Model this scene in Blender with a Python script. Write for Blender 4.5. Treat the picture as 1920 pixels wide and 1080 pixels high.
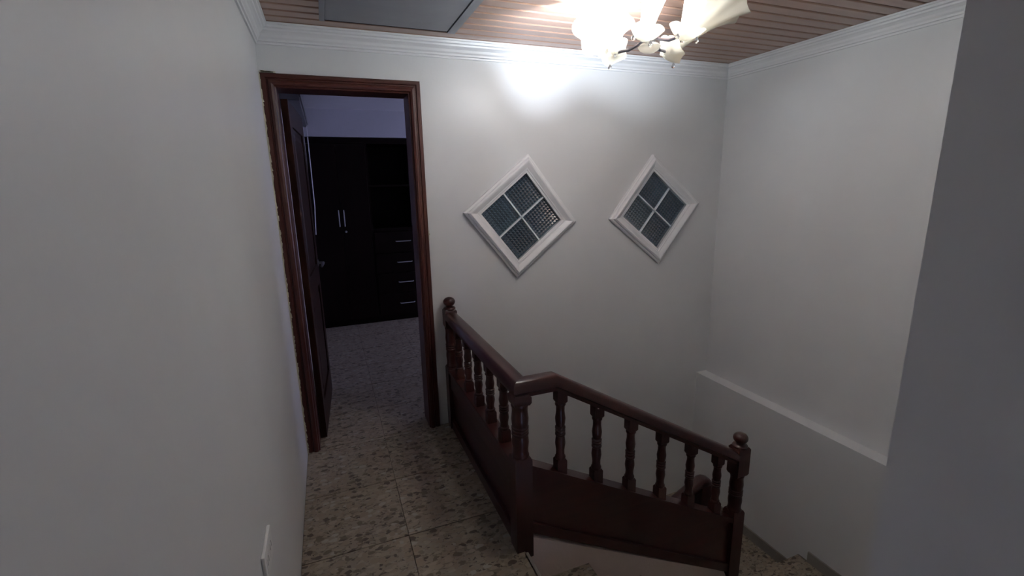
import bpy, bmesh, math, random
from mathutils import Vector, Matrix
from mathutils.geometry import tessellate_polygon
random.seed(7)
PI = math.pi
C = bpy.context.scene
col = C.collection
for o in list(bpy.data.objects):
    bpy.data.objects.remove(o)

# ------------------------------------------------------------------ camera
YAW, PITCH, ROLL, FPX = 0.3715, 0.2208, -0.0216, 876.06
cam_d = bpy.data.cameras.new('camera')
cam_d.sensor_fit = 'HORIZONTAL'
cam_d.sensor_width = 36.0
cam_d.lens = 36.0 * FPX / 1920.0
cam_d.clip_start = 0.02
cam = bpy.data.objects.new('camera', cam_d)
col.objects.link(cam)
fwd = Vector((math.sin(YAW) * math.cos(PITCH), math.cos(YAW) * math.cos(PITCH), -math.sin(PITCH)))
rgt = Vector((math.cos(YAW), -math.sin(YAW), 0))
upv = rgt.cross(fwd)
r2 = math.cos(ROLL) * rgt + math.sin(ROLL) * upv
u2 = -math.sin(ROLL) * rgt + math.cos(ROLL) * upv
m = Matrix((r2, u2, -fwd)).transposed().to_4x4()
m.translation = Vector((0.242, 0.0, 1.538))
cam.matrix_world = m
C.camera = cam

# ------------------------------------------------------------------ world and exposure
w = bpy.data.worlds.new('dusk')
C.world = w
w.use_nodes = True
bg = w.node_tree.nodes['Background']
bg.inputs['Color'].default_value = (0.56, 0.58, 0.95, 1)
bg.inputs['Strength'].default_value = 10.5
C.view_settings.view_transform = 'Standard'
C.view_settings.look = 'None'
C.view_settings.exposure = 0.0
C.view_settings.gamma = 1.0
C.view_settings.use_curve_mapping = False
BULB_W = 32.0            # lamp power of each lit bulb of the chandelier
BULB_C = (0.79, 0.885, 1.0)

# ------------------------------------------------------------------ dimensions
D = 2.791       # stair wall
XR = 3.034      # right wall, upper
XL = 2.935      # right wall, below the ledge
HC = 2.323      # ceiling
HB = 2.233      # underside of the crown moulding
XE = 0.89       # edge of the floor at the stairwell
PX, PY = 1.0, 0.386   # corner of the near wall
WT = 0.15       # wall thickness
DB = 5.4        # wardrobe front
YB = -2.2       # rear wall

# ------------------------------------------------------------------ materials
def new_mat(name):
    mt = bpy.data.materials.new(name)
    mt.use_nodes = True
    nt = mt.node_tree
    return mt, nt, nt.nodes['Principled BSDF']

def node(nt, kind, **kw):
    n = nt.nodes.new(kind)
    for k, v in kw.items():
        if k in n.inputs:
            n.inputs[k].default_value = v
        else:
            setattr(n, k, v)
    return n

def ramp(nt, stops, interp='LINEAR'):
    r = nt.nodes.new('ShaderNodeValToRGB')
    r.color_ramp.interpolation = interp
    el = r.color_ramp.elements
    while len(el) < len(stops):
        el.new(0.5)
    for e, (p, c) in zip(el, stops):
        e.position = p
        e.color = (c[0], c[1], c[2], 1)
    return r

def paint(name, c, rough=0.55, bump=0.05, var=0.04, scale=90):
    mt, nt, b = new_mat(name)
    tc = node(nt, 'ShaderNodeTexCoord')
    n1 = node(nt, 'ShaderNodeTexNoise', Scale=3.0, Detail=3.0)
    n2 = node(nt, 'ShaderNodeTexNoise', Scale=float(scale), Detail=2.0)
    nt.links.new(tc.outputs['Object'], n1.inputs['Vector'])
    nt.links.new(tc.outputs['Object'], n2.inputs['Vector'])
    r = ramp(nt, [(0.3, [x * (1 - var) for x in c]), (0.7, [min(1, x * (1 + var)) for x in c])])
    nt.links.new(n1.outputs['Fac'], r.inputs['Fac'])
    nt.links.new(r.outputs['Color'], b.inputs['Base Color'])
    bp = node(nt, 'ShaderNodeBump', Strength=bump, Distance=0.01)
    nt.links.new(n2.outputs['Fac'], bp.inputs['Height'])
    nt.links.new(bp.outputs['Normal'], b.inputs['Normal'])
    b.inputs['Roughness'].default_value = rough
    return mt

def wood(name, c1, c2, rough=0.3, axis='Z', scale=6.0, coat=0.3, spec=0.4):
    mt, nt, b = new_mat(name)
    tc = node(nt, 'ShaderNodeTexCoord')
    mp = node(nt, 'ShaderNodeMapping')
    s = [scale * 6] * 3
    s['XYZ'.index(axis)] = scale * 0.35
    mp.inputs['Scale'].default_value = s
    oi = node(nt, 'ShaderNodeObjectInfo')
    mul = node(nt, 'ShaderNodeMath', operation='MULTIPLY')
    mul.inputs[1].default_value = 17.0
    nt.links.new(oi.outputs['Random'], mul.inputs[0])
    nt.links.new(mul.outputs[0], mp.inputs['Location'])
    n1 = node(nt, 'ShaderNodeTexNoise', Scale=1.0, Detail=6.0, Distortion=0.6)
    nt.links.new(tc.outputs['Object'], mp.inputs['Vector'])
    nt.links.new(mp.outputs['Vector'], n1.inputs['Vector'])
    r = ramp(nt, [(0.3, c1), (0.7, c2)])
    nt.links.new(n1.outputs['Fac'], r.inputs['Fac'])
    nt.links.new(r.outputs['Color'], b.inputs['Base Color'])
    bp = node(nt, 'ShaderNodeBump', Strength=0.06, Distance=0.003)
    nt.links.new(n1.outputs['Fac'], bp.inputs['Height'])
    nt.links.new(bp.outputs['Normal'], b.inputs['Normal'])
    b.inputs['Roughness'].default_value = rough
    b.inputs['Coat Weight'].default_value = coat
    b.inputs['Specular IOR Level'].default_value = spec
    b.inputs['Coat Roughness'].default_value = 0.18
    return mt

def plain(name, c, rough=0.5, metal=0.0, trans=0.0, ior=1.45, emit=None, es=0.0):
    mt, nt, b = new_mat(name)
    b.inputs['Base Color'].default_value = (*c, 1)
    b.inputs['Roughness'].default_value = rough
    b.inputs['Metallic'].default_value = metal
    b.inputs['Transmission Weight'].default_value = trans
    b.inputs['IOR'].default_value = ior
    if emit:
        b.inputs['Emission Color'].default_value = (*emit, 1)
        b.inputs['Emission Strength'].default_value = es
    return mt

def terrazzo(name):
    mt, nt, b = new_mat(name)
    tc = node(nt, 'ShaderNodeTexCoord')
    oi = node(nt, 'ShaderNodeObjectInfo')
    mul = node(nt, 'ShaderNodeMath', operation='MULTIPLY')
    mul.inputs[1].default_value = 31.0
    nt.links.new(oi.outputs['Random'], mul.inputs[0])
    mp = node(nt, 'ShaderNodeMapping')
    mp.inputs['Scale'].default_value = (1.0, 1.55, 1.0)
    nt.links.new(tc.outputs['Object'], mp.inputs['Vector'])
    nt.links.new(mul.outputs[0], mp.inputs['Location'])
    wob = node(nt, 'ShaderNodeTexNoise', Scale=30.0, Detail=2.0)
    nt.links.new(mp.outputs['Vector'], wob.inputs['Vector'])
    va = node(nt, 'ShaderNodeMixRGB')
    va.blend_type = 'ADD'
    va.inputs['Fac'].default_value = 0.035
    nt.links.new(mp.outputs['Vector'], va.inputs['Color1'])
    nt.links.new(wob.outputs['Color'], va.inputs['Color2'])
    big = node(nt, 'ShaderNodeTexVoronoi', Scale=30.0)
    nt.links.new(va.outputs['Color'], big.inputs['Vector'])
    small = node(nt, 'ShaderNodeTexVoronoi', Scale=85.0)
    nt.links.new(va.outputs['Color'], small.inputs['Vector'])
    sep = node(nt, 'ShaderNodeSeparateColor')
    nt.links.new(big.outputs['Color'], sep.inputs['Color'])
    sep2 = node(nt, 'ShaderNodeSeparateColor')
    nt.links.new(small.outputs['Color'], sep2.inputs['Color'])
    k = 0.70
    cols = [(0.0, (.045, .028, .017)), (0.10, (.11, .080, .052)), (0.19, (.25, .20, .147)), (0.42, (.295, .245, .185)),
            (0.62, (.25, .215, .17)), (0.80, (.33, .275, .21)), (0.94, (.34, .315, .27))]
    r = ramp(nt, cols, 'CONSTANT')
    nt.links.new(sep.outputs[0], r.inputs['Fac'])
    r2_ = ramp(nt, [(0.0, (.045, .03, .02)), (0.08, (.17, .14, .105)), (0.4, (.26, .215, .16)), (0.8, (.27, .235, .19))], 'CONSTANT')
    nt.links.new(sep2.outputs[0], r2_.inputs['Fac'])
    # chips stand in a matrix of fine grain
    near = ramp(nt, [(0.50, (0, 0, 0)), (0.58, (1, 1, 1))])
    nt.links.new(big.outputs['Distance'], near.inputs['Fac'])
    mx = node(nt, 'ShaderNodeMixRGB')
    nt.links.new(near.outputs['Color'], mx.inputs['Fac'])
    nt.links.new(r.outputs['Color'], mx.inputs['Color1'])
    nt.links.new(r2_.outputs['Color'], mx.inputs['Color2'])
    soft = node(nt, 'ShaderNodeMixRGB')
    soft.inputs['Fac'].default_value = 0.15
    n3 = node(nt, 'ShaderNodeTexNoise', Scale=6.0, Detail=3.0)
    nt.links.new(mp.outputs['Vector'], n3.inputs['Vector'])
    r3 = ramp(nt, [(0.35, (.23, .185, .13)), (0.65, (.30, .26, .21))])
    nt.links.new(n3.outputs['Fac'], r3.inputs['Fac'])
    nt.links.new(mx.outputs['Color'], soft.inputs['Color1'])
    nt.links.new(r3.outputs['Color'], soft.inputs['Color2'])
    nt.links.new(soft.outputs['Color'], b.inputs['Base Color'])
    b.inputs['Roughness'].default_value = 0.38
    return mt

def block_glass(name):
    # patterned glass of a glass block: tinted see-through body under a relief that catches the light
    mt, nt, b = new_mat(name)
    out = nt.nodes['Material Output']
    nt.nodes.remove(b)
    tr = node(nt, 'ShaderNodeBsdfTransparent')
    tr.inputs['Color'].default_value = (0.66, 0.76, 0.82, 1)
    gl = node(nt, 'ShaderNodeBsdfGlossy')
    gl.inputs['Color'].default_value = (0.8, 0.92, 0.97, 1)
    gl.inputs['Roughness'].default_value = 0.12
    df = node(nt, 'ShaderNodeBsdfDiffuse')
    df.inputs['Color'].default_value = (0.12, 0.155, 0.19, 1)
    tc = node(nt, 'ShaderNodeTexCoord')
    mp = node(nt, 'ShaderNodeMapping')
    mp.inputs['Rotation'].default_value = (0, PI / 4, 0)
    mp.inputs['Scale'].default_value = (64, 1, 64)
    nt.links.new(tc.outputs['Object'], mp.inputs['Vector'])
    ch = node(nt, 'ShaderNodeTexVoronoi', Scale=1.0, Randomness=0.0)
    ch.distance = 'CHEBYCHEV'
    ch.voronoi_dimensions = '2D'
    sx = node(nt, 'ShaderNodeSeparateXYZ')
    cx_ = node(nt, 'ShaderNodeCombineXYZ')
    nt.links.new(mp.outputs['Vector'], sx.inputs['Vector'])
    nt.links.new(sx.outputs['X'], cx_.inputs['X'])
    nt.links.new(sx.outputs['Z'], cx_.inputs['Y'])
    nt.links.new(cx_.outputs['Vector'], ch.inputs['Vector'])
    bp = node(nt, 'ShaderNodeBump', Strength=1.0, Distance=0.012)
    bp.invert = True
    nt.links.new(ch.outputs['Distance'], bp.inputs['Height'])
    m1 = node(nt, 'ShaderNodeMixShader')
    m1.inputs[0].default_value = 0.35
    nt.links.new(tr.outputs[0], m1.inputs[1])
    nt.links.new(df.outputs[0], m1.inputs[2])
    m2 = node(nt, 'ShaderNodeMixShader')
    m2.inputs[0].default_value = 0.2
    nt.links.new(m1.outputs[0], m2.inputs[1])
    nt.links.new(gl.outputs[0], m2.inputs[2])
    nt.links.new(m2.outputs[0], out.inputs['Surface'])
    return mt

def shade_glass(name, c, clear=0.25):
    # frosted lamp glass: light passes through it
    mt, nt, b = new_mat(name)
    out = nt.nodes['Material Output']
    nt.nodes.remove(b)
    tl = node(nt, 'ShaderNodeBsdfTranslucent')
    tl.inputs['Color'].default_value = (*c, 1)
    df = node(nt, 'ShaderNodeBsdfDiffuse')
    df.inputs['Color'].default_value = (*c, 1)
    tr = node(nt, 'ShaderNodeBsdfTransparent')
    gl = node(nt, 'ShaderNodeBsdfGlossy')
    gl.inputs['Roughness'].default_value = 0.2
    a = node(nt, 'ShaderNodeMixShader'); a.inputs[0].default_value = 0.45
    nt.links.new(tl.outputs[0], a.inputs[1]); nt.links.new(df.outputs[0], a.inputs[2])
    b2 = node(nt, 'ShaderNodeMixShader'); b2.inputs[0].default_value = clear
    nt.links.new(a.outputs[0], b2.inputs[1]); nt.links.new(tr.outputs[0], b2.inputs[2])
    c2 = node(nt, 'ShaderNodeMixShader'); c2.inputs[0].default_value = 0.06
    nt.links.new(b2.outputs[0], c2.inputs[1]); nt.links.new(gl.outputs[0], c2.inputs[2])
    nt.links.new(c2.outputs[0], out.inputs['Surface'])
    return mt

M_wall = paint('white wall paint', (0.71, 0.715, 0.72), 0.36, 0.03, 0.02)
M_crown = paint('white crown paint', (0.78, 0.78, 0.79), 0.4, 0.02, 0.01)
M_plaster = paint('cream plaster', (0.58, 0.47, 0.41), 0.75, 0.25, 0.10, 60)
M_chip = paint('broken plaster', (0.55, 0.52, 0.42), 0.9, 0.5, 0.2, 200)
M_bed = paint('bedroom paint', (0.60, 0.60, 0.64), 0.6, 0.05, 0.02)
M_mahog = wood('mahogany varnish', (0.030, 0.0066, 0.0055), (0.044, 0.0105, 0.008), 0.34, 'Z', 5, 0.12)
M_mahogY = wood('mahogany varnish along y', (0.030, 0.0066, 0.0055), (0.044, 0.0105, 0.008), 0.30, 'Y', 5, 0.15)
M_mahogX = wood('mahogany varnish along x', (0.030, 0.0066, 0.0055), (0.044, 0.0105, 0.008), 0.30, 'X', 5, 0.15)
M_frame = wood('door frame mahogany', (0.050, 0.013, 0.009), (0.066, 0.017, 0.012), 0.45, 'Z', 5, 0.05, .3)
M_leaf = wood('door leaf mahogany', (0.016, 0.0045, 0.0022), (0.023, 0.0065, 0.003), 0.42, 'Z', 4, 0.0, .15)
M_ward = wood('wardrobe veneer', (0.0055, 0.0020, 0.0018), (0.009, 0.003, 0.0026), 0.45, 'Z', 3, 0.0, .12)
M_slat = wood('ceiling slat varnish', (0.33, 0.195, 0.145), (0.41, 0.25, 0.185), 0.32, 'X', 3, 0.3)
M_dark = plain('dark gap', (0.02, 0.012, 0.01), 0.9)
M_terr = terrazzo('terrazzo')
M_grout = plain('joint', (0.055, 0.035, 0.02), 0.9)
M_skirt = paint('terrazzo skirting', (0.24, 0.22, 0.20), 0.5, 0.1, 0.15, 80)
M_chrome = plain('chrome', (0.75, 0.75, 0.78), 0.25, 1.0)
M_steel = plain('dull handle steel', (0.55, 0.55, 0.60), 0.35, 0.6)
M_lever = plain('tarnished lever', (0.16, 0.16, 0.18), 0.4, 0.5)
M_hatch = paint('grey hatch paint', (0.25, 0.26, 0.29), 0.42, 0.05, 0.12, 30)
M_white = plain('white plastic', (0.78, 0.78, 0.77), 0.35)
M_slot = plain('outlet slot', (0.05, 0.05, 0.05), 0.6)
M_mortar = paint('white joint', (0.72, 0.76, 0.78), 0.6, 0.05, 0.02)
M_block = block_glass('patterned block glass')
M_blind = plain('grey blind headrail', (0.13, 0.13, 0.14), 0.4)
M_cord = plain('pale cord', (0.8, 0.8, 0.85), 0.6)
M_shade = shade_glass('frosted cream lamp glass', (0.78, 0.75, 0.66), 0.38)
M_clear = plain('clear droplet glass', (0.95, 0.95, 0.97), 0.05, 0.0, 1.0, 1.45)
M_metal = plain('brushed lamp metal', (0.30, 0.29, 0.33), 0.3, 0.9)
M_bulb = plain('lit bulb', (0.9, 0.9, 0.9), 0.5, emit=BULB_C, es=26.0)
M_bulboff = plain('unlit bulb', (0.85, 0.85, 0.85), 0.3)

# ------------------------------------------------------------------ helpers
def B():
    return bmesh.new()

def box(bm, x0, x1, y0, y1, z0, z1, bev=0.0):
    vs = [bm.verts.new((x, y, z)) for x in (x0, x1) for y in (y0, y1) for z in (z0, z1)]
    fs = [(0, 1, 3, 2), (4, 6, 7, 5), (0, 4, 5, 1), (2, 3, 7, 6), (0, 2, 6, 4), (1, 5, 7, 3)]
    faces = [bm.faces.new([vs[i] for i in f]) for f in fs]
    if bev:
        es = list({e for f in faces for e in f.edges})
        bmesh.ops.bevel(bm, geom=es, offset=bev, segments=2, affect='EDGES', profile=0.6)

def loft(bm, rings, closed=True, caps=True):
    rv = [[bm.verts.new(p) for p in r] for r in rings]
    n = len(rings[0])
    for a, b in zip(rv, rv[1:]):
        for i in range(n if closed else n - 1):
            j = (i + 1) % n
            bm.faces.new((a[i], a[j], b[j], b[i]))
    if caps and closed:
        bm.faces.new(rv[0][::-1])
        bm.faces.new(rv[-1])
    return rv

def lathe(bm, prof, o=(0, 0, 0), seg=20, M=None):
    rings = []
    for r, z in prof:
        ring = []
        for k in range(seg):
            a = 2 * PI * k / seg
            v = Vector((max(r, 1e-4) * math.cos(a), max(r, 1e-4) * math.sin(a), z))
            if M is not None:
                v = M @ v
            ring.append(v + Vector(o))
        rings.append(ring)
    loft(bm, rings)

def sqring(cx, cy, h, z):
    return [Vector((cx - h, cy - h, z)), Vector((cx + h, cy - h, z)), Vector((cx + h, cy + h, z)), Vector((cx - h, cy + h, z))]

def sqloft(bm, prof, cx=0, cy=0):
    loft(bm, [sqring(cx, cy, h, z) for h, z in prof])

def prism(bm, pts, axis, a, b):
    # polygon pts in the two remaining axes, extruded from a to b along the axis
    def P(p, t):
        if axis == 0: return Vector((t, p[0], p[1]))
        if axis == 1: return Vector((p[0], t, p[1]))
        return Vector((p[0], p[1], t))
    loft(bm, [[P(p, a) for p in pts], [P(p, b) for p in pts]])

def tube(bm, pts, r, seg=8):
    pts = [Vector(p) for p in pts]
    rings = []
    for i, p in enumerate(pts):
        t = (pts[min(i + 1, len(pts) - 1)] - pts[max(i - 1, 0)]).normalized()
        a = t.orthogonal().normalized() if abs(t.z) > .9 else Vector((0, 0, 1)).cross(t).normalized()
        b = t.cross(a)
        rings.append([p + r * (math.cos(2 * PI * k / seg) * a + math.sin(2 * PI * k / seg) * b) for k in range(seg)])
    loft(bm, rings)

def obj(name, bm, mat, parent=None, smooth=False, kind=None, label=None, cat=None, group=None, loc=None):
    bmesh.ops.recalc_face_normals(bm, faces=bm.faces[:])
    me = bpy.data.meshes.new(name)
    bm.to_mesh(me)
    bm.free()
    me.materials.append(mat)
    if smooth:
        for p in me.polygons:
            p.use_smooth = True
        try:
            me.set_sharp_from_angle(angle=math.radians(38))
        except Exception:
            pass
    o = bpy.data.objects.new(name, me)
    col.objects.link(o)
    if loc is not None:
        o.location = loc
    if parent is not None:
        o.parent = parent
    if kind: o['kind'] = kind
    if label: o['label'] = label
    if cat: o['category'] = cat
    if group: o['group'] = group
    return o

def thing(name, label, cat, loc=(0, 0, 0), group=None, kind=None):
    o = bpy.data.objects.new(name, None)
    o.empty_display_size = 0.1
    o.location = loc
    col.objects.link(o)
    if label: o['label'] = label
    if cat: o['category'] = cat
    if group: o['group'] = group
    if kind: o['kind'] = kind
    return o

def rehome(o, root):
    # geometry was modelled in world coordinates: keep it there under a root placed at the thing's base
    o.location = Vector(o.location) - root.location

# ------------------------------------------------------------------ walls
def wall_with_holes(name, outer, holes, y0, y1, mat):
    bm = B()
    loops = [outer] + holes
    flat = [p for l in loops for p in l]
    tris = tessellate_polygon([[Vector((p[0], p[1], 0)) for p in l] for l in loops])
    f = [bm.verts.new((p[0], y0, p[1])) for p in flat]
    g = [bm.verts.new((p[0], y1, p[1])) for p in flat]
    for t in tris:
        bm.faces.new([f[i] for i in t])
        bm.faces.new([g[i] for i in t][::-1])
    k = 0
    for l in loops:
        n = len(l)
        for i in range(n):
            j = (i + 1) % n
            bm.faces.new((f[k + i], f[k + j], g[k + j], g[k + i]))
        k += n
    return obj(name, bm, mat, kind='structure')

DIA = [(1.406, 1.324, -6.5), (2.443, 1.324, 6.4)]
def diamond(cx, cz, rot, half):
    r = math.radians(rot)
    return [(cx + half * math.cos(r + k * PI / 2), cz + half * math.sin(r + k * PI / 2)) for k in range(4)]

HG = 0.292   # half diagonal of the opening
wall_back = wall_with_holes('wall_back', [(-0.12, -2.3), (3.3, -2.3), (3.3, HC), (-0.12, HC)],
                            [[(0.03, -0.2), (0.03, 2.07), (0.768, 2.07), (0.768, -0.2)]] + [diamond(a, b, c, HG) for a, b, c in DIA],
                            D, D + WT, M_wall)
bm = B(); box(bm, -0.12, 0.0, YB, D, -0.22, HC + .05)
obj('wall_left', bm, M_wall, kind='structure')
bm = B(); box(bm, -0.12, 0.0, D + WT, 5.95, -0.22, HC + .05)
obj('wall_bedroom_left', bm, M_bed, kind='structure')
bm = B()
prism(bm, [(XR, HC + .05), (3.3, HC + .05), (3.3, -2.3), (XL, -2.3), (XL, -0.005), (XR, -0.005)], 1, PY, D)
# prism axis 1 uses (x, z)
obj('wall_right', bm, M_wall, kind='structure')
bm = B(); box(bm, PX, 3.3, YB, PY, -2.3, HC + .05)
obj('wall_front', bm, M_wall, kind='structure')
bm = B(); box(bm, -0.12, PX, YB - .12, YB, -0.22, HC + .05)
obj('wall_rear', bm, M_wall, kind='structure')

# bedroom shell: right wall with the window opening the daylight comes through
def wall_x_holes(name, x0, x1, ya, yb, z0, z1, hole, mat):
    hy0, hy1, hz0, hz1 = hole
    bm = B()
    box(bm, x0, x1, ya, hy0, z0, z1); box(bm, x0, x1, hy1, yb, z0, z1)
    box(bm, x0, x1, hy0, hy1, z0, hz0); box(bm, x0, x1, hy0, hy1, hz1, z1)
    return obj(name, bm, mat, kind='structure')
wall_x_holes('wall_bedroom_right', 3.3, 3.42, D, 6.05, -0.22, HC + .05, (4.45, 5.35, 0.75, 2.05), M_bed)
bm = B(); box(bm, -0.12, 3.3, 5.95, 6.07, -0.22, HC + .05)
obj('wall_bedroom_back', bm, M_bed, kind='structure')
bm = B(); box(bm, 0.0, 3.3, DB - 0.01, 5.95, 2.045, HC + .05)
obj('wall_soffit', bm, M_bed, kind='structure')
win = thing('window_3', None, None, (3.36, 4.9, 0.75), kind='structure')
for a, b_, c, d in ((4.45, 4.50, .75, 2.05), (5.30, 5.35, .75, 2.05), (4.50, 5.30, .75, .8), (4.50, 5.30, 2.0, 2.05), (4.88, 4.92, .8, 2.0)):
    bm = B(); box(bm, 3.33, 3.38, a, b_, c, d)
    o = obj('frame_bar', bm, M_white, win); rehome(o, win)

# ------------------------------------------------------------------ floor and tiles
bm = B()
box(bm, 0.0, XE - .012, YB, D, -0.22, -0.006)
box(bm, 0.0, 3.3, D + WT, 5.95, -0.22, -0.006)
box(bm, 0.031, 0.767, D, D + WT, -0.199, -0.006)
floor = obj('floor', bm, M_grout, kind='structure')
TS = 0.4455
def tile_mesh(w, l):
    bm = B(); box(bm, 0.0012, w - 0.0012, 0.0022, l - 0.0022, -0.012, 0.0)
    bmesh.ops.bevel(bm, geom=[e for e in bm.edges if all(abs(v.co.z) < 1e-6 for v in e.verts)], offset=0.0008, segments=1, affect='EDGES')
    bmesh.ops.recalc_face_normals(bm, faces=bm.faces[:])
    me = bpy.data.meshes.new('floor_tile'); bm.to_mesh(me); bm.free(); me.materials.append(M_terr)
    return me
tm = {}
def tile(x, y, w, l, z=0.0, parent=floor):
    key = (round(w, 4), round(l, 4))
    if key not in tm: tm[key] = tile_mesh(w, l)
    o = bpy.data.objects.new('floor_tile', tm[key]); col.objects.link(o)
    o.location = (x, y, z); o.parent = parent
    return o
Y0 = 1.866
ys = []
y = Y0 - 9 * TS
while y < 5.90:
    ys.append(y); y += TS
xs_h = [0.0, TS]
for y in ys:
    lo, hi = max(y, YB), min(y + TS, 5.93)
    if hi - lo < 0.05: continue
    if lo < D - 1e-6:
        hh = min(hi, D)
        for x in xs_h:
            wdt = TS if x == 0 else XE - TS
            tile(x, lo, wdt, hh - lo)
    if hi > D + 1e-6:
        ll = max(lo, D)
        x = 0.0
        while x < 3.28:
            ww = min(TS, 3.3 - x)
            if ww > 0.04: tile(x, ll, ww, hi - ll)
            x += TS

# ------------------------------------------------------------------ ceiling slats
bm = B(); box(bm, -0.02, XR + .02, YB, D, HC + .012, HC + .06)
ceiling = obj('ceiling', bm, M_dark, kind='structure')
PS = 0.0838
def slat_mesh(L):
    bm = B()
    g = 0.0035
    prof = [(g, 0.012), (g, 0.004), (g + .004, 0.0), (PS - .013, 0.0), (PS - .010, 0.005), (PS - g, 0.005), (PS - g, 0.012)]
    prism(bm, prof, 0, 0.0, L)
    bmesh.ops.recalc_face_normals(bm, faces=bm.faces[:])
    me = bpy.data.meshes.new('ceiling_slat'); bm.to_mesh(me); bm.free(); me.materials.append(M_slat)
    return me
sl_full = slat_mesh(XR + .0); sl_hall = slat_mesh(PX)
y = 2.726
while y > YB:
    full = y + .02 > PY
    o = bpy.data.objects.new('ceiling_slat', sl_full if full else sl_hall)
    col.objects.link(o); o.location = (0.0, y - PS, HC); o.parent = ceiling
    y -= PS
o = bpy.data.objects.new('ceiling_slat', sl_full); col.objects.link(o); o.location = (0, 2.726, HC); o.parent = ceiling; o.scale = (1, .77, 1)
bm = B(); box(bm, 0.0, 3.3, D + WT, 5.95, 2.318, 2.37)
obj('ceiling_bedroom', bm, M_bed, kind='structure')

# ------------------------------------------------------------------ crown moulding
prof = [(0.0, HB), (0.008, HB), (0.010, HB + .010), (0.017, HB + .013), (0.019, HB + .022), (0.026, HB + .030), (0.030, HB + .042),
        (0.038, HB + .050), (0.046, HB + .056), (0.048, HB + .064), (0.057, HB + .068), (0.060, HB + .078), (0.066, HB + .080), (0.066, HC - .001), (0.0, HC - .001)]
bm = B(); loft(bm, [[Vector((d, D - d, z)) for d, z in prof], [Vector((XR - d, D - d, z)) for d, z in prof]])
obj('trim_1', bm, M_crown, kind='structure')
bm = B(); loft(bm, [[Vector((d, YB, z)) for d, z in prof], [Vector((d, D - d, z)) for d, z in prof]])
obj('trim_2', bm, M_crown, kind='structure')
bm = B(); loft(bm, [[Vector((XR - d, PY, z)) for d, z in prof], [Vector((XR - d, D - d, z)) for d, z in prof]])
obj('trim_3', bm, M_crown, kind='structure')

# ------------------------------------------------------------------ ceiling hatch
hatch = thing('ceiling_hatch', 'grey painted access hatch set in the wooden slat ceiling above the door', 'hatch', (0.634, 2.27, HC - .012))
bm = B()
box(bm, .303, .3265, 1.94, 2.607, HC - .012, HC + .004); box(bm, .925, .965, 1.94, 2.607, HC - .014, HC + .004)
box(bm, .325, .925, 1.94, 1.965, HC - .012, HC + .004); box(bm, .325, .925, 2.602, 2.607, HC - .006, HC + .004)
o = obj('hatch_frame', bm, M_hatch, hatch); rehome(o, hatch)
bm = B(); box(bm, .327, .920, 1.968, 2.590, HC - .011, HC + .002, 0.0015)
o = obj('hatch_panel', bm, M_hatch, hatch); rehome(o, hatch)
bm = B(); box(bm, .327, .925, 2.591, 2.602, HC - .0105, HC + .003); box(bm, .327, .925, 1.965, 2.591, HC - .004, HC + .003)  # dark strip set flush with the panel, painted shade of the open gap
o = obj('gap_shade_strip', bm, M_dark, hatch); rehome(o, hatch)

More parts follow.
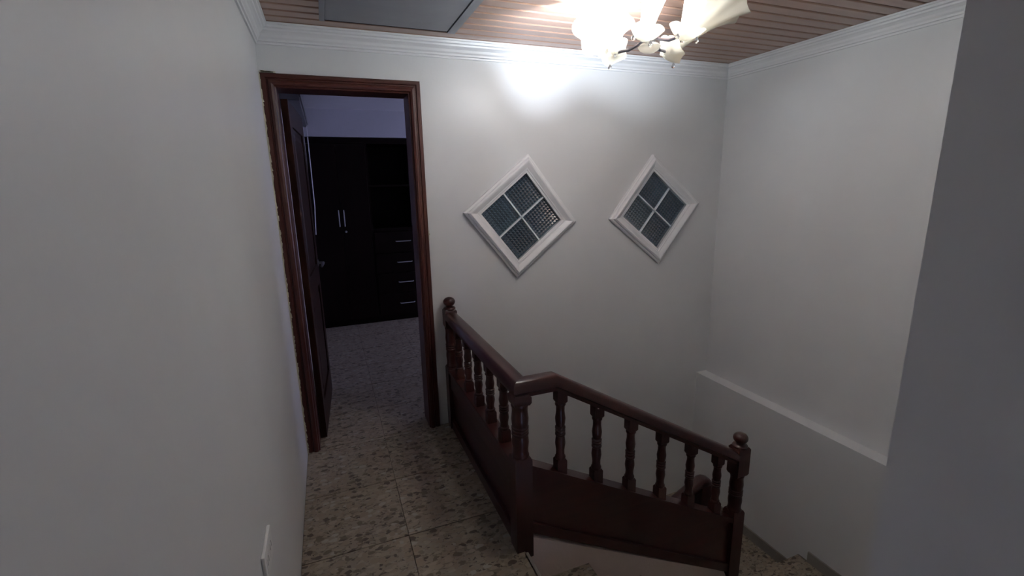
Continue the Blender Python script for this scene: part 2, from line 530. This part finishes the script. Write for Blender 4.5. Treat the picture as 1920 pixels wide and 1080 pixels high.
# ------------------------------------------------------------------ diamond windows of glass blocks
def diamond_window(name, cx, cz, rot, label):
    root = thing(name, label, 'window', (cx, D, cz), kind='structure')
    root.rotation_euler = (0, -math.radians(rot + 45), 0)
    # local frame: square sides along local x and z
    ho, hi = 0.390 / math.sqrt(2), 0.277 / math.sqrt(2)
    W = ho - hi
    pf = [(0.0, 0.0), (0.0, 0.020), (0.008, 0.026), (0.013, 0.026), (0.017, 0.036), (0.026, 0.042), (0.034, 0.040), (0.050, 0.030),
          (0.058, 0.024), (0.064, 0.024), (0.068, 0.018), (W, 0.016), (W, -0.02), (0.0, 0.0)][:-1]
    for k in range(4):
        R_ = Matrix.Rotation(k * PI / 2, 3, 'Y')
        bm = B()
        rings = []
        for s in (-1, 1):
            rings.append([R_ @ Vector((s * (ho - t), -dd, -(ho - t))) for t, dd in pf])
        loft(bm, rings)
        obj('moulding', bm, M_crown, root)
    # joint cross and lining through the wall
    bm = B()
    j = 0.0045
    # joints flared behind the face to catch light, standing for the blocks' glass walls
    cp = [(-j, -.004), (j, -.004), (j, .014), (j + .017, .060), (j + .017, WT - .002), (-j - .017, WT - .002), (-j - .017, .060), (-j, .014)]
    loft(bm, [[Vector((s_, y_, z_)) for z_, y_ in cp] for s_ in (-hi, hi)])
    loft(bm, [[Vector((z_, y_, s_)) for z_, y_ in cp] for s_ in (-hi, hi)])
    obj('joint_cross', bm, M_mortar, root)
    bm = B()
    e = HG / math.sqrt(2)
    for k in range(4):
        R_ = Matrix.Rotation(k * PI / 2, 4, 'Y')
        b0 = B()
        loft(b0, [[Vector((s_, -.012, -e + .001)), Vector((s_, WT - .001, -e + .001)), Vector((s_, WT - .001, -hi + .012)), Vector((s_, .060, -hi + .012)), Vector((s_, .014, -hi)), Vector((s_, -.012, -hi))] for s_ in (-e + .001, e - .001)])
        b0.transform(R_); me = bpy.data.meshes.new('t'); b0.to_mesh(me); b0.free(); bm.from_mesh(me); bpy.data.meshes.remove(me)
    obj('lining', bm, M_mortar, root)
    g = 0.0015
    for sx in (-1, 1):
        for sz in (-1, 1):
            bm = B()
            xa, xb = sorted((sx * (j + g), sx * (hi - g))); za, zb = sorted((sz * (j + g), sz * (hi - g)))
            # thick pressed front face with a rounded edge, and the rear face of the hollow block
            box(bm, xa, xb, 0.0075, 0.014, za, zb)
            NP = 9; dx_, dz_ = (xb - xa) / NP, (zb - za) / NP
            gv = [[bm.verts.new((xa + i * dx_, 0.0072, za + k_ * dz_)) for k_ in range(NP + 1)] for i in range(NP + 1)]
            for i in range(NP):
                for k_ in range(NP):
                    t_ = bm.verts.new((xa + (i + .5) * dx_, -0.0004, za + (k_ + .5) * dz_))
                    q = (gv[i][k_], gv[i + 1][k_], gv[i + 1][k_ + 1], gv[i][k_ + 1])
                    for u_ in range(4): bm.faces.new((q[u_], q[(u_ + 1) % 4], t_))
            box(bm, xa + .012, xb - .012, 0.110, 0.118, za + .012, zb - .012)
            obj('glass_block', bm, M_block, root)
    return root
diamond_window('window_1', *DIA[0], 'white framed diamond window of four glass blocks, nearer the doorway')
diamond_window('window_2', *DIA[1], 'white framed diamond window of four glass blocks, nearer the far corner')

# ------------------------------------------------------------------ door with frame and open leaf
door = thing('door_1', 'dark mahogany doorway with its leaf open into the dim bedroom', 'door', (0.40, 2.86, 0.0), kind='structure')
def add(o, root):
    o.parent = root; rehome(o, root); return o
FY = 2.770
# casing cross-section: t from the outer edge inwards, y towards the viewer
cas = [(0.0, D + .001), (0.0, FY + .004), (0.004, FY), (0.020, FY), (0.024, FY + .006), (0.030, FY + .006), (0.034, FY - .004),
       (0.046, FY - .008), (0.056, FY - .004), (0.060, FY + .006), (0.066, FY + .010), (0.066, D + WT + .004), (0.026, D + WT + .004), (0.026, D + .001)]
XO0, XO1, ZT = 0.004, 0.798, 2.100
bm = B(); loft(bm, [[Vector((XO0 + t, y, 0.0)) for t, y in cas], [Vector((XO0 + t, y, ZT - t)) for t, y in cas]])
add(obj('jamb', bm, M_frame), door)
bm = B(); loft(bm, [[Vector((XO1 - t, y, 0.0)) for t, y in cas], [Vector((XO1 - t, y, ZT - t)) for t, y in cas]])
add(obj('jamb', bm, M_frame), door)
bm = B(); loft(bm, [[Vector((XO0 + t, y, ZT - t)) for t, y in cas], [Vector((XO1 - t, y, ZT - t)) for t, y in cas]])
add(obj('head', bm, M_frame), door)
# leaf, opened into the bedroom against its left wall
leaf_root_loc = Vector((0.074, 2.915, 0.008))
ang = math.atan2(3.665 - 2.915, 0.118 - 0.074)
LW, LH, LT = 0.745, 1.995, 0.036
bm = B()
# stiles and rails around two recessed panels, each with a raised field; local x along the width, y the thickness
st = 0.105
zr = [(0.0, 0.20), (0.86, 1.00), (LH - .13, LH)]
box(bm, 0, st, -LT, 0, 0, LH, .002); box(bm, LW - st, LW, -LT, 0, 0, LH, .002)
for a, b_ in zr: box(bm, st, LW - st, -LT, 0, a, b_)
for a, b_ in ((0.20, 0.86), (1.00, LH - .13)):
    box(bm, st, LW - st, -LT + .011, -.011, a, b_)
    loft(bm, [[Vector((x, -LT + .011 if 1 else 0, z)) for x, z in ((st + .03, a + .03), (LW - st - .03, a + .03), (LW - st - .03, b_ - .03), (st + .03, b_ - .03))],
              [Vector((x, -LT + .003, z)) for x, z in ((st + .06, a + .06), (LW - st - .06, a + .06), (LW - st - .06, b_ - .06), (st + .06, b_ - .06))]])
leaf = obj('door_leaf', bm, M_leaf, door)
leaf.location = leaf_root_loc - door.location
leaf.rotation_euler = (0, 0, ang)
bm = B()
lathe(bm, [(0.0, 0), (0.024, 0), (0.024, 0.006), (0.010, 0.008), (0.009, 0.040), (0, 0.040)], (LW - .055, -LT, 1.0), 16, Matrix.Rotation(PI / 2, 3, 'X'))
tube(bm, [(LW - .055, -LT - .040, 1.0), (LW - .10, -LT - .042, 1.0), (LW - .16, -LT - .038, 0.998), (LW - .175, -LT - .034, 0.990)], 0.008, 10)
obj('lever_handle', bm, M_lever, leaf, True)

# chipped plaster along the left casing and at two spots of the right one
bm = B()
zz = 0.0
pts_a, pts_b = [], []
while zz < 2.115:
    pts_a.append((random.uniform(0.0, 0.004), zz)); zz += random.uniform(0.012, 0.03)
n = len(pts_a)
for i in range(n - 1):
    z0, z1 = pts_a[i][1], pts_a[i + 1][1]
    wa = 0.004 + random.random() ** 2 * 0.007
    wb = 0.004 + random.random() ** 2 * 0.007
    yv = FY - random.uniform(0.0, 0.004)
    loft(bm, [[Vector((0.0, FY - .006, z0)), Vector((wa, yv, z0)), Vector((wa, D, z0)), Vector((0.0, D, z0))],
              [Vector((0.0, FY - .006, z1)), Vector((wb, yv, z1)), Vector((wb, D, z1)), Vector((0.0, D, z1))]])
for i in range(14):
    x = random.uniform(0.0, 0.07); z = 2.101 + random.uniform(0, .003)
    box(bm, x, x + random.uniform(.006, .02), FY + .004, D, z, z + random.uniform(.003, .008))
for z in (1.215, 1.23, 1.245, 1.262):
    box(bm, .7965, .7965 + random.uniform(.004, .009), FY + .001, D, z, z + .012)
obj('chipped_plaster', bm, M_chip, wall_back, kind='stuff')

# ------------------------------------------------------------------ stairs
stairs = thing('staircase', 'terrazzo staircase with plastered kerb turning down beside the landing', 'stairs', (1.5, 1.0, -1.08), kind='structure')
RH, RD = 0.181, 0.30
for k in range(1, 5):
    bm = B(); x0 = XE + RD * (k - 1); z = -RH * k
    box(bm, x0 - .0, x0 + RD + .02, PY, 1.585, z - .03, z, .003)
    box(bm, x0, x0 + .02, PY, 1.585, z, z + RH - .03)
    add(obj('step', bm, M_terr), stairs)
bm = B(); box(bm, XE + 4 * RD, XL, PY, 1.777, -5 * RH - .18, -5 * RH, .003)
add(obj('upper_landing', bm, M_terr), stairs)
bm = B(); box(bm, XE + 4 * RD - .0, XL, 1.777, D, -1.26, -1.08, .003)
add(obj('lower_landing', bm, M_terr), stairs)
for k in range(1, 6):
    bm = B(); x1 = XE + 4 * RD - RD * (k - 1); z = -1.08 - RH * k
    box(bm, x1 - RD - .02, x1, 1.70, D, z - .03, z, .003); box(bm, x1 - .02, x1, 1.70, D, z, z + RH - .03)
    add(obj('step', bm, M_terr), stairs)
bm = B(); prism(bm, [(XE - .0, -.10), (XE, 0.07), (2.06, -.545), (2.085, -.6), (2.085, -1.26), (2.0, -1.2)], 1, 1.585, 1.665)
add(obj('kerb', bm, M_plaster), stairs)
bm = B(); box(bm, XE - .012, XE + .012, PY, 1.57, -.045, 0.0, .004)
add(obj('top_nosing', bm, M_skirt), stairs)
bm = B(); box(bm, XE - .012, XE, 1.57, D, -.22, -.001)
add(obj('slab_edge', bm, M_plaster), stairs)
# skirting on the lower right wall
bb = thing('baseboard_right', None, None, (XL, 1.6, -1.08), kind='structure')
bm = B(); box(bm, XL - .012, XL, 1.777, D, -1.08, -1.003, .002)
add(obj('skirting_board', bm, M_skirt), bb)
bm = B(); box(bm, XL - .012, XL, PY, 1.712, -5 * RH, -.830, .002)
box(bm, XL - .012, XL, 1.712, 1.777, -1.0, -.905)
add(obj('skirting_board', bm, M_skirt), bb)
bm = B(); box(bm, -1.5, 3.3, PY, D + 1, -2.3, -2.2)
obj('floor_lower', bm, M_terr, kind='structure')
bm = B(); box(bm, -1.5, -1.38, PY, D, -2.2, -0.22); box(bm, -1.5, PX, PY - .1, PY, -2.3, -.22); box(bm, -1.5, -.12, D, D + .15, -2.3, -.22); box(bm, -1.5, 0, PY - .1, D, -.26, -.2)  # unseen walls added to keep sky light out of the lower stairwell
obj('lower_light_block', bm, M_wall, kind='structure')

# ------------------------------------------------------------------ stair railing
RX, RY = 0.892, 1.612       # centre lines of the two runs
rail = thing('stair_railing', 'dark mahogany balustrade with turned balusters around the stairwell edge', 'railing', (RX, RY, 0.0))
NH = 0.0375
def ring(c, r, z, n=20):
    return [Vector((c[0] + r * math.cos(2 * PI * k / n), c[1] + r * math.sin(2 * PI * k / n), z)) for k in range(n)]
def turned(bm, cx, cy, z0, z1, rad, n=20, amp=1.0):
    # double vase with paired rings in the middle
    L = z1 - z0
    pr = [(0, .95), (.03, 1.02), (.05, .98), (.07, .82), (.16, .80), (.28, .98), (.36, .90), (.41, .80), (.43, .98), (.455, .98), (.47, .82), (.485, .96), (.515, .96),
          (.53, .82), (.545, .98), (.57, .98), (.59, .80), (.64, .90), (.72, .98), (.84, .80), (.93, .82), (.95, .98), (.97, 1.02), (1, .95)]
    loft(bm, [ring((cx, cy), rad * (.96 + (r - .96) * amp), z0 + L * t, n) for t, r in pr])
def baluster(cx, cy, zb, zt, sl_b=0.0, sl_t=0.0):
    bm = B()
    h = 0.0225
    L = zt - zb
    zb1 = zb + 0.052
    rr = [Vector((cx + sx * h, cy + sy * h, zb - sl_b * sx * h - .004)) for sx, sy in ((-1, -1), (1, -1), (1, 1), (-1, 1))]
    loft(bm, [rr, sqring(cx, cy, h, zb1), sqring(cx, cy, h * .80, zb1 + .008)])
    zt1 = zt - 0.042
    rr = [Vector((cx + sx * h, cy + sy * h, zt - sl_t * sx * h + .004)) for sx, sy in ((-1, -1), (1, -1), (1, 1), (-1, 1))]
    loft(bm, [sqring(cx, cy, h * .80, zt1 - .008), sqring(cx, cy, h, zt1), rr])
    turned(bm, cx, cy, zb1 + .006, zt1 - .006, 0.0228)
    add(obj('baluster', bm, M_mahog, rail, True), rail)
def post(cx, cy, zbase, zlow, zup, ztop, ball=True, nm='newel_post', root=None):
    bm = B(); h = NH
    loft(bm, [sqring(cx, cy, h - .004, zbase), sqring(cx, cy, h, zbase + .006), sqring(cx, cy, h, zlow), sqring(cx, cy, h * .86, zlow + .012)])
    turned(bm, cx, cy, zlow + .008, zup - .008, 0.0368, 24, .45)
    loft(bm, [sqring(cx, cy, h * .86, zup - .012), sqring(cx, cy, h, zup), sqring(cx, cy, h, ztop - .010), sqring(cx, cy, h * .8, ztop)])
    p = add(obj(nm, bm, M_mahog, root or rail, True), root or rail)
    if ball:
        bm = B()
        pr = [(0.0, -.004), (.036, -.004), (.038, .004), (.034, .010), (.024, .014), (.020, .018)]
        for a in range(-60, 91, 12):
            pr.append((.037 * math.cos(math.radians(a)), .045 + .029 * math.sin(math.radians(a))))
        lathe(bm, pr, (cx, cy, ztop), 24)
        f = obj('ball_finial', bm, M_mahog, p, True)
    return p
def handrail_section(w=.0375, z1=0.0, h=.070):
    # rounded top, flat sides, narrower foot; (across, z) with z measured from the top down
    return [(-.026, -h), (.026, -h), (.028, -h + .016), (w, -h + .024), (w, -.016), (w - .008, -.004), (w - .020, 0.0), (-w + .020, 0.0), (-w + .008, -.004), (-w, -.016), (-w, -h + .024), (-.028, -h + .016)]
sec = handrail_section()
ZR = 0.775
ST = 0.585
bm = B()
yA = D - .085
def secx(x, zt):                      # run B: across is y
    return [Vector((x, RY - a, zt + z)) for a, z in sec]
rings = [[Vector((RX + a, yA, ZR + z)) for a, z in sec]]
rings.append([Vector((RX + a, RY + a * 1.0, ZR + z)) for a, z in sec])     # mitre: outer side keeps both offsets
loft(bm, rings)
rB = [[Vector((RX + a, RY + a, ZR + z)) for a, z in sec]]
rB = [[Vector((RX + a, RY + a, ZR + z)) for a, z in sec],
      [Vector((1.045, RY + a, ZR + z)) for a, z in sec],
      [Vector((2.085, RY + a, ZR - ST * (2.085 - 1.045) + z)) for a, z in sec]]
loft(bm, rB)
add(obj('handrail', bm, M_mahogY, rail, True), rail)
# posts
post(RX, D - .052, 0.0, .405, .685, .790)
post(RX, RY, -.040, .425, .682, ZR - .060, ball=False, nm='corner_post')
post(2.1225, RY, -1.07, -.205, .030, .182)
# run A: rails and panels
bm = B(); box(bm, RX - .035, RX + .035, RY + NH, yA, .380, .405, .004)
box(bm, RX - .026, RX + .026, RY + NH, yA, .275, .380, .003)
add(obj('bottom_rail', bm, M_mahogY, rail), rail)
bm = B(); box(bm, RX - .012, RX + .012, RY + NH, yA, .06, .28)
add(obj('panel', bm, M_mahogY, rail), rail)
bm = B(); box(bm, RX - .030, RX + .030, RY + NH, yA, .0, .065, .004)
add(obj('floor_rail', bm, M_mahogY, rail), rail)
for k in range(5):
    baluster(RX, 1.800 + .1885 * k, .405, ZR - .068)
# run B: sloping rails and panel
x0, x1 = RX + NH, 2.1225 - NH
def zb(x): return .395 - .535 * (x - .935)
def zs(x): return .060 - .546 * (x - .952)
def sl(zf, t0, t1, ya, yb, name, mat=M_mahogX):
    bm = B(); prism(bm, [(x0, zf(x0) + t0), (x1, zf(x1) + t0), (x1, zf(x1) + t1), (x0, zf(x0) + t1)], 1, ya, yb)
    return add(obj(name, bm, mat, rail), rail)
sl(zb, -.028, 0.0, RY - .034, RY + .034, 'bottom_rail')
bm = B(); prism(bm, [(x0, zs(x0) + .04), (x1, zs(x1) + .04), (x1, zb(x1) - .026), (x0, zb(x0) - .026)], 1, RY - .014, RY + .014)
add(obj('panel', bm, M_mahogX, rail), rail)
sl(zs, 0.0, .050, RY - .030, RY + .030, 'stringer')
for k in range(6):
    x = 1.076 + .1808 * k
    baluster(x, RY, zb(x), ZR - .068 - ST * max(0, x - 1.045), .535, ST)

# lower flight's railing, its top end showing through the balusters
lr = thing('lower_stair_railing', 'dark wooden handrail end of the lower flight, seen through the sloping balusters', 'railing', (2.05, 1.77, -1.08))
bm = B()
LS = .50
sec2 = handrail_section(.036, 0, .06)
cy = 1.775
rg = []
for x, dz, sc in ((2.105, -.052, .35), (2.10, -.026, .7), (2.085, -.008, .92), (2.06, 0.0, 1.0), (2.03, 0.0, 1), (0.95, -LS * 1.08, 1.0)):
    rg.append([Vector((x, cy + a * (sc * .5 + .5), -.085 + dz + (z + .03) * sc - .03)) for a, z in sec2])
loft(bm, rg)
add(obj('handrail', bm, M_mahogX, lr, True), lr)
post(2.055, cy, -1.08, -.42, -.25, -.125, ball=False, nm='newel_post', root=lr)

# ------------------------------------------------------------------ wardrobe in the bedroom
wd = thing('wardrobe', 'dark brown built-in wardrobe with steel handles, drawers and open niches, seen through the doorway', 'wardrobe', (1.2, DB + .27, 0.0))
WZ = 2.04
bm = B()
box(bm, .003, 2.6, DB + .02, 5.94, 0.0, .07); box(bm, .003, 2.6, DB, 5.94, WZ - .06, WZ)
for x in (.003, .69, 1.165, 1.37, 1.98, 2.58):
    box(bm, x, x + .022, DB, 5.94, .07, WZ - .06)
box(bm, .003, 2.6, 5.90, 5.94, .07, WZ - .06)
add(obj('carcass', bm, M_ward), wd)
def wdoor(xa, xb, hx=None):
    bm = B(); box(bm, xa, xb, DB - .020, DB - .001, .075, WZ - .065, .003)
    d = add(obj('cabinet_door', bm, M_ward), wd)
    if hx:
        bm = B(); tube(bm, [(hx, DB - .024, 1.12), (hx, DB - .045, 1.125), (hx, DB - .045, 1.285), (hx, DB - .024, 1.29)], .0055, 8)
        h = obj('bar_handle', bm, M_steel, d, True); h.location = -wd.location
        h.location = (0, 0, 0); h.parent = d
        d_off = d.location; 
    return d
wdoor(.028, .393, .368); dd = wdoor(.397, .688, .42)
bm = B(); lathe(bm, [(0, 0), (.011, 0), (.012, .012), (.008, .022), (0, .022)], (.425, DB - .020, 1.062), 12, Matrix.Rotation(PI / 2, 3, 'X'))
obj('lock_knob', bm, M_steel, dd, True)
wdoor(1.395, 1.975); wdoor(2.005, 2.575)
for za, zb_ in ((.075, .325), (.330, .560), (.565, .795), (.800, 1.035)):
    bm = B(); box(bm, .715, 1.335, DB - .020, DB - .001, za, zb_, .003)
    dr = add(obj('drawer', bm, M_ward), wd)
    zc = {.075: .207, .33: .456, .565: .687, .8: .925}[za]
    bm = B(); tube(bm, [(.945, DB - .018, zc), (.95, DB - .042, zc), (1.105, DB - .042, zc), (1.11, DB - .018, zc)], .0055, 8)
    obj('bar_handle', bm, M_steel, dr, True)
bm = B(); box(bm, .713, 1.37, DB + .0, 5.90, 1.04, 1.075)
add(obj('shelf', bm, M_ward), wd)
bm = B(); box(bm, .713, 1.164, DB + .02, 5.90, 1.53, 1.55)
add(obj('shelf', bm, M_ward), wd)

# ------------------------------------------------------------------ blind headrail with cords
bl = thing('window_blind', 'grey blind headrail high on the bedroom wall with two hanging pale cords', 'blind', (0.07, 4.5, 2.2))
bm = B(); box(bm, .0, .150, 3.72, 5.32, 2.125, 2.205, .006)
box(bm, .148, .160, 3.72, 5.32, 2.15, 2.195, .003); box(bm, .0, .11, 3.72, 5.32, 2.205, 2.225)
add(obj('headrail', bm, M_blind), bl)
bm = B(); tube(bm, [(.115, 5.25, 2.13), (.113, 5.25, 1.8), (.105, 5.25, 1.36)], .004, 6)
add(obj('cord', bm, M_cord), bl)
bm = B(); tube(bm, [(.148, 5.25, 2.13), (.146, 5.25, 1.8), (.142, 5.25, 1.35), (.132, 5.25, 1.2), (.124, 5.25, 1.06)], .0045, 6)
add(obj('cord', bm, M_cord), bl)

# ------------------------------------------------------------------ power outlet on the left wall
ol = thing('power_outlet', 'white rectangular power outlet plate low on the left wall', 'outlet', (0.0, 1.243, .58))
bm = B(); box(bm, 0.0, .009, 1.177, 1.310, .538, .620, .003)
add(obj('cover_plate', bm, M_white), ol)
for yy in (1.215, 1.272):
    bm = B(); box(bm, .008, .0098, yy - .020, yy + .020, .556, .602, .0004)
    s = add(obj('socket', bm, M_white), ol)
    bm = B(); box(bm, .0096, .0100, yy - .010, yy - .007, .573, .590); box(bm, .0096, .0100, yy + .007, yy + .010, .573, .590)
    obj('slot', bm, M_slot, s)

# ------------------------------------------------------------------ chandelier
HX, HY, HZ = 1.495, 1.665, 2.085
ch = thing('chandelier', 'four-arm chandelier with ruffled trumpet glass shades hanging over the stairwell', 'ceiling lamp', (HX, HY, HZ))
bm = B()
lathe(bm, [(0, -.02), (.014, -.018), (.024, -.008), (.030, .004), (.022, .014), (.012, .024), (.009, .05), (.009, HC - HZ - .03), (.045, HC - HZ - .028), (.055, HC - HZ - .003), (0, HC - HZ - .003)], (0, 0, 0), 20)
obj('stem', bm, M_metal, ch, True)
bm = B()
lathe(bm, [(0, -.056), (.022, -.054), (.038, -.044), (.044, -.034), (.034, -.024), (.0, -.018)], (0, 0, 0), 24)
obj('glass_finial', bm, M_shade, ch, True)
def frame_to(d):
    z = Vector(d).normalized(); x = Vector((0, 0, 1)).cross(z).normalized(); y = z.cross(x)
    return Matrix((x, y, z)).transposed()
def arm(az, tilt, lit, blen, base_r=.155, bz=-.030, name_seed=0, L=.20, twist=0.0, rimr=.085):
    a = math.radians(az)
    out = Vector((math.cos(a), math.sin(a), 0))
    base = out * base_r + Vector((0, 0, bz))
    ar = thing('x', None, None)
    bpy.data.objects.remove(ar)
    bm = B()
    pts = [out * .018 + Vector((0, 0, .0)), out * .05 + Vector((0, 0, -.018)), out * .09 + Vector((0, 0, -.030)), out * .12 + Vector((0, 0, -.028)), base]
    tube(bm, pts, .006, 8)
    armo = obj('arm', bm, M_metal, ch, True)
    t = math.radians(tilt)
    a2 = a + math.radians(twist)
    dirv = Vector((math.cos(a2), math.sin(a2), 0)) * math.cos(t) + Vector((0, 0, 1)) * math.sin(t)
    Rm = frame_to(dirv)
    # ruffled cup at the foot of the shade
    n = 48
    def surf(prof, lobes, th=.0022):
        bm = B()
        ro, ri = [], []
        for r, z, am in prof:
            o_, i_ = [], []
            for k in range(n):
                ph = 2 * PI * k / n
                wv = math.cos(lobes * ph + .4)
                rr = r + am * wv
                zz_ = z + am * .8 * math.sin(lobes * ph)
                o_.append(base + Rm @ Vector((rr * math.cos(ph), rr * math.sin(ph), zz_)))
                r3 = max(rr - th, .001)
                i_.append(base + Rm @ Vector((r3 * math.cos(ph), r3 * math.sin(ph), zz_ + th * .3)))
            ro.append(o_); ri.append(i_)
        loft(bm, ro + ri[::-1], True, False)
        return bm
    cup = [(.008, -.018, 0), (.026, -.010, 0), (.042, .000, .001), (.054, .014, .003), (.062, .030, .007)]
    obj('ruffled_cup', surf(cup, 5), M_shade, armo, True)
    sh = []
    for i in range(13):
        u = i / 12
        r = .024 + .010 * math.sin(u * PI * .8) + (rimr - .028) * u ** 2.6
        sh.append((r, .018 + L * u, .016 * u ** 4))
    obj('glass_shade', surf(sh, 6), M_shade, armo, True)
    bm = B()
    Mx = Rm
    lathe(bm, [(0, 0), (.013, 0), (.013, .045), (0, .045)], base, 14, Mx)
    obj('lamp_holder', bm, M_white, armo, True)
    bm = B()
    pr = [(0.011, .045), (.014, .055)] + [(.024 * math.cos(math.radians(q)), .085 + .026 * math.sin(math.radians(q))) for q in range(-50, 91, 20)]
    lathe(bm, pr, base, 16, Mx)
    obj('bulb', bm, M_bulb if lit else M_bulboff, armo, True)
    # glass droplets hanging from the cup
    for q in range(3):
        aa = 2 * PI * q / 3 + .7
        p = base + Rm @ Vector((.042 * math.cos(aa), .042 * math.sin(aa), .01)) + Vector((0, 0, -.012))
        bm = B()
        lathe(bm, [(0, -.020), (.006, -.017), (.0085, -.011), (.006, -.004), (.0015, .003), (.001, .012), (0, .012)], p, 10)
        obj('glass_drop', bm, M_clear, armo, True)
    if lit:
        l = bpy.data.lights.new('bulb_light', 'POINT')
        l.energy = BULB_W * lit
        l.color = BULB_C
        l.shadow_soft_size = 0.028
        lo = bpy.data.objects.new('bulb_light', l)
        col.objects.link(lo)
        lo.location = Vector((HX, HY, HZ)) + base + Rm @ Vector((0, 0, .135))
    return armo
arm(25, 39, 0, 0, L=.335, twist=-36, rimr=.095)
arm(118, 40, 1.5, 0, L=.235, twist=-46, rimr=.125)
arm(225, 55, 0.9, 0, L=.23, twist=32, rimr=.085, base_r=.14)
arm(286, 74, 0.9, 0, L=.21, twist=10, rimr=.048)
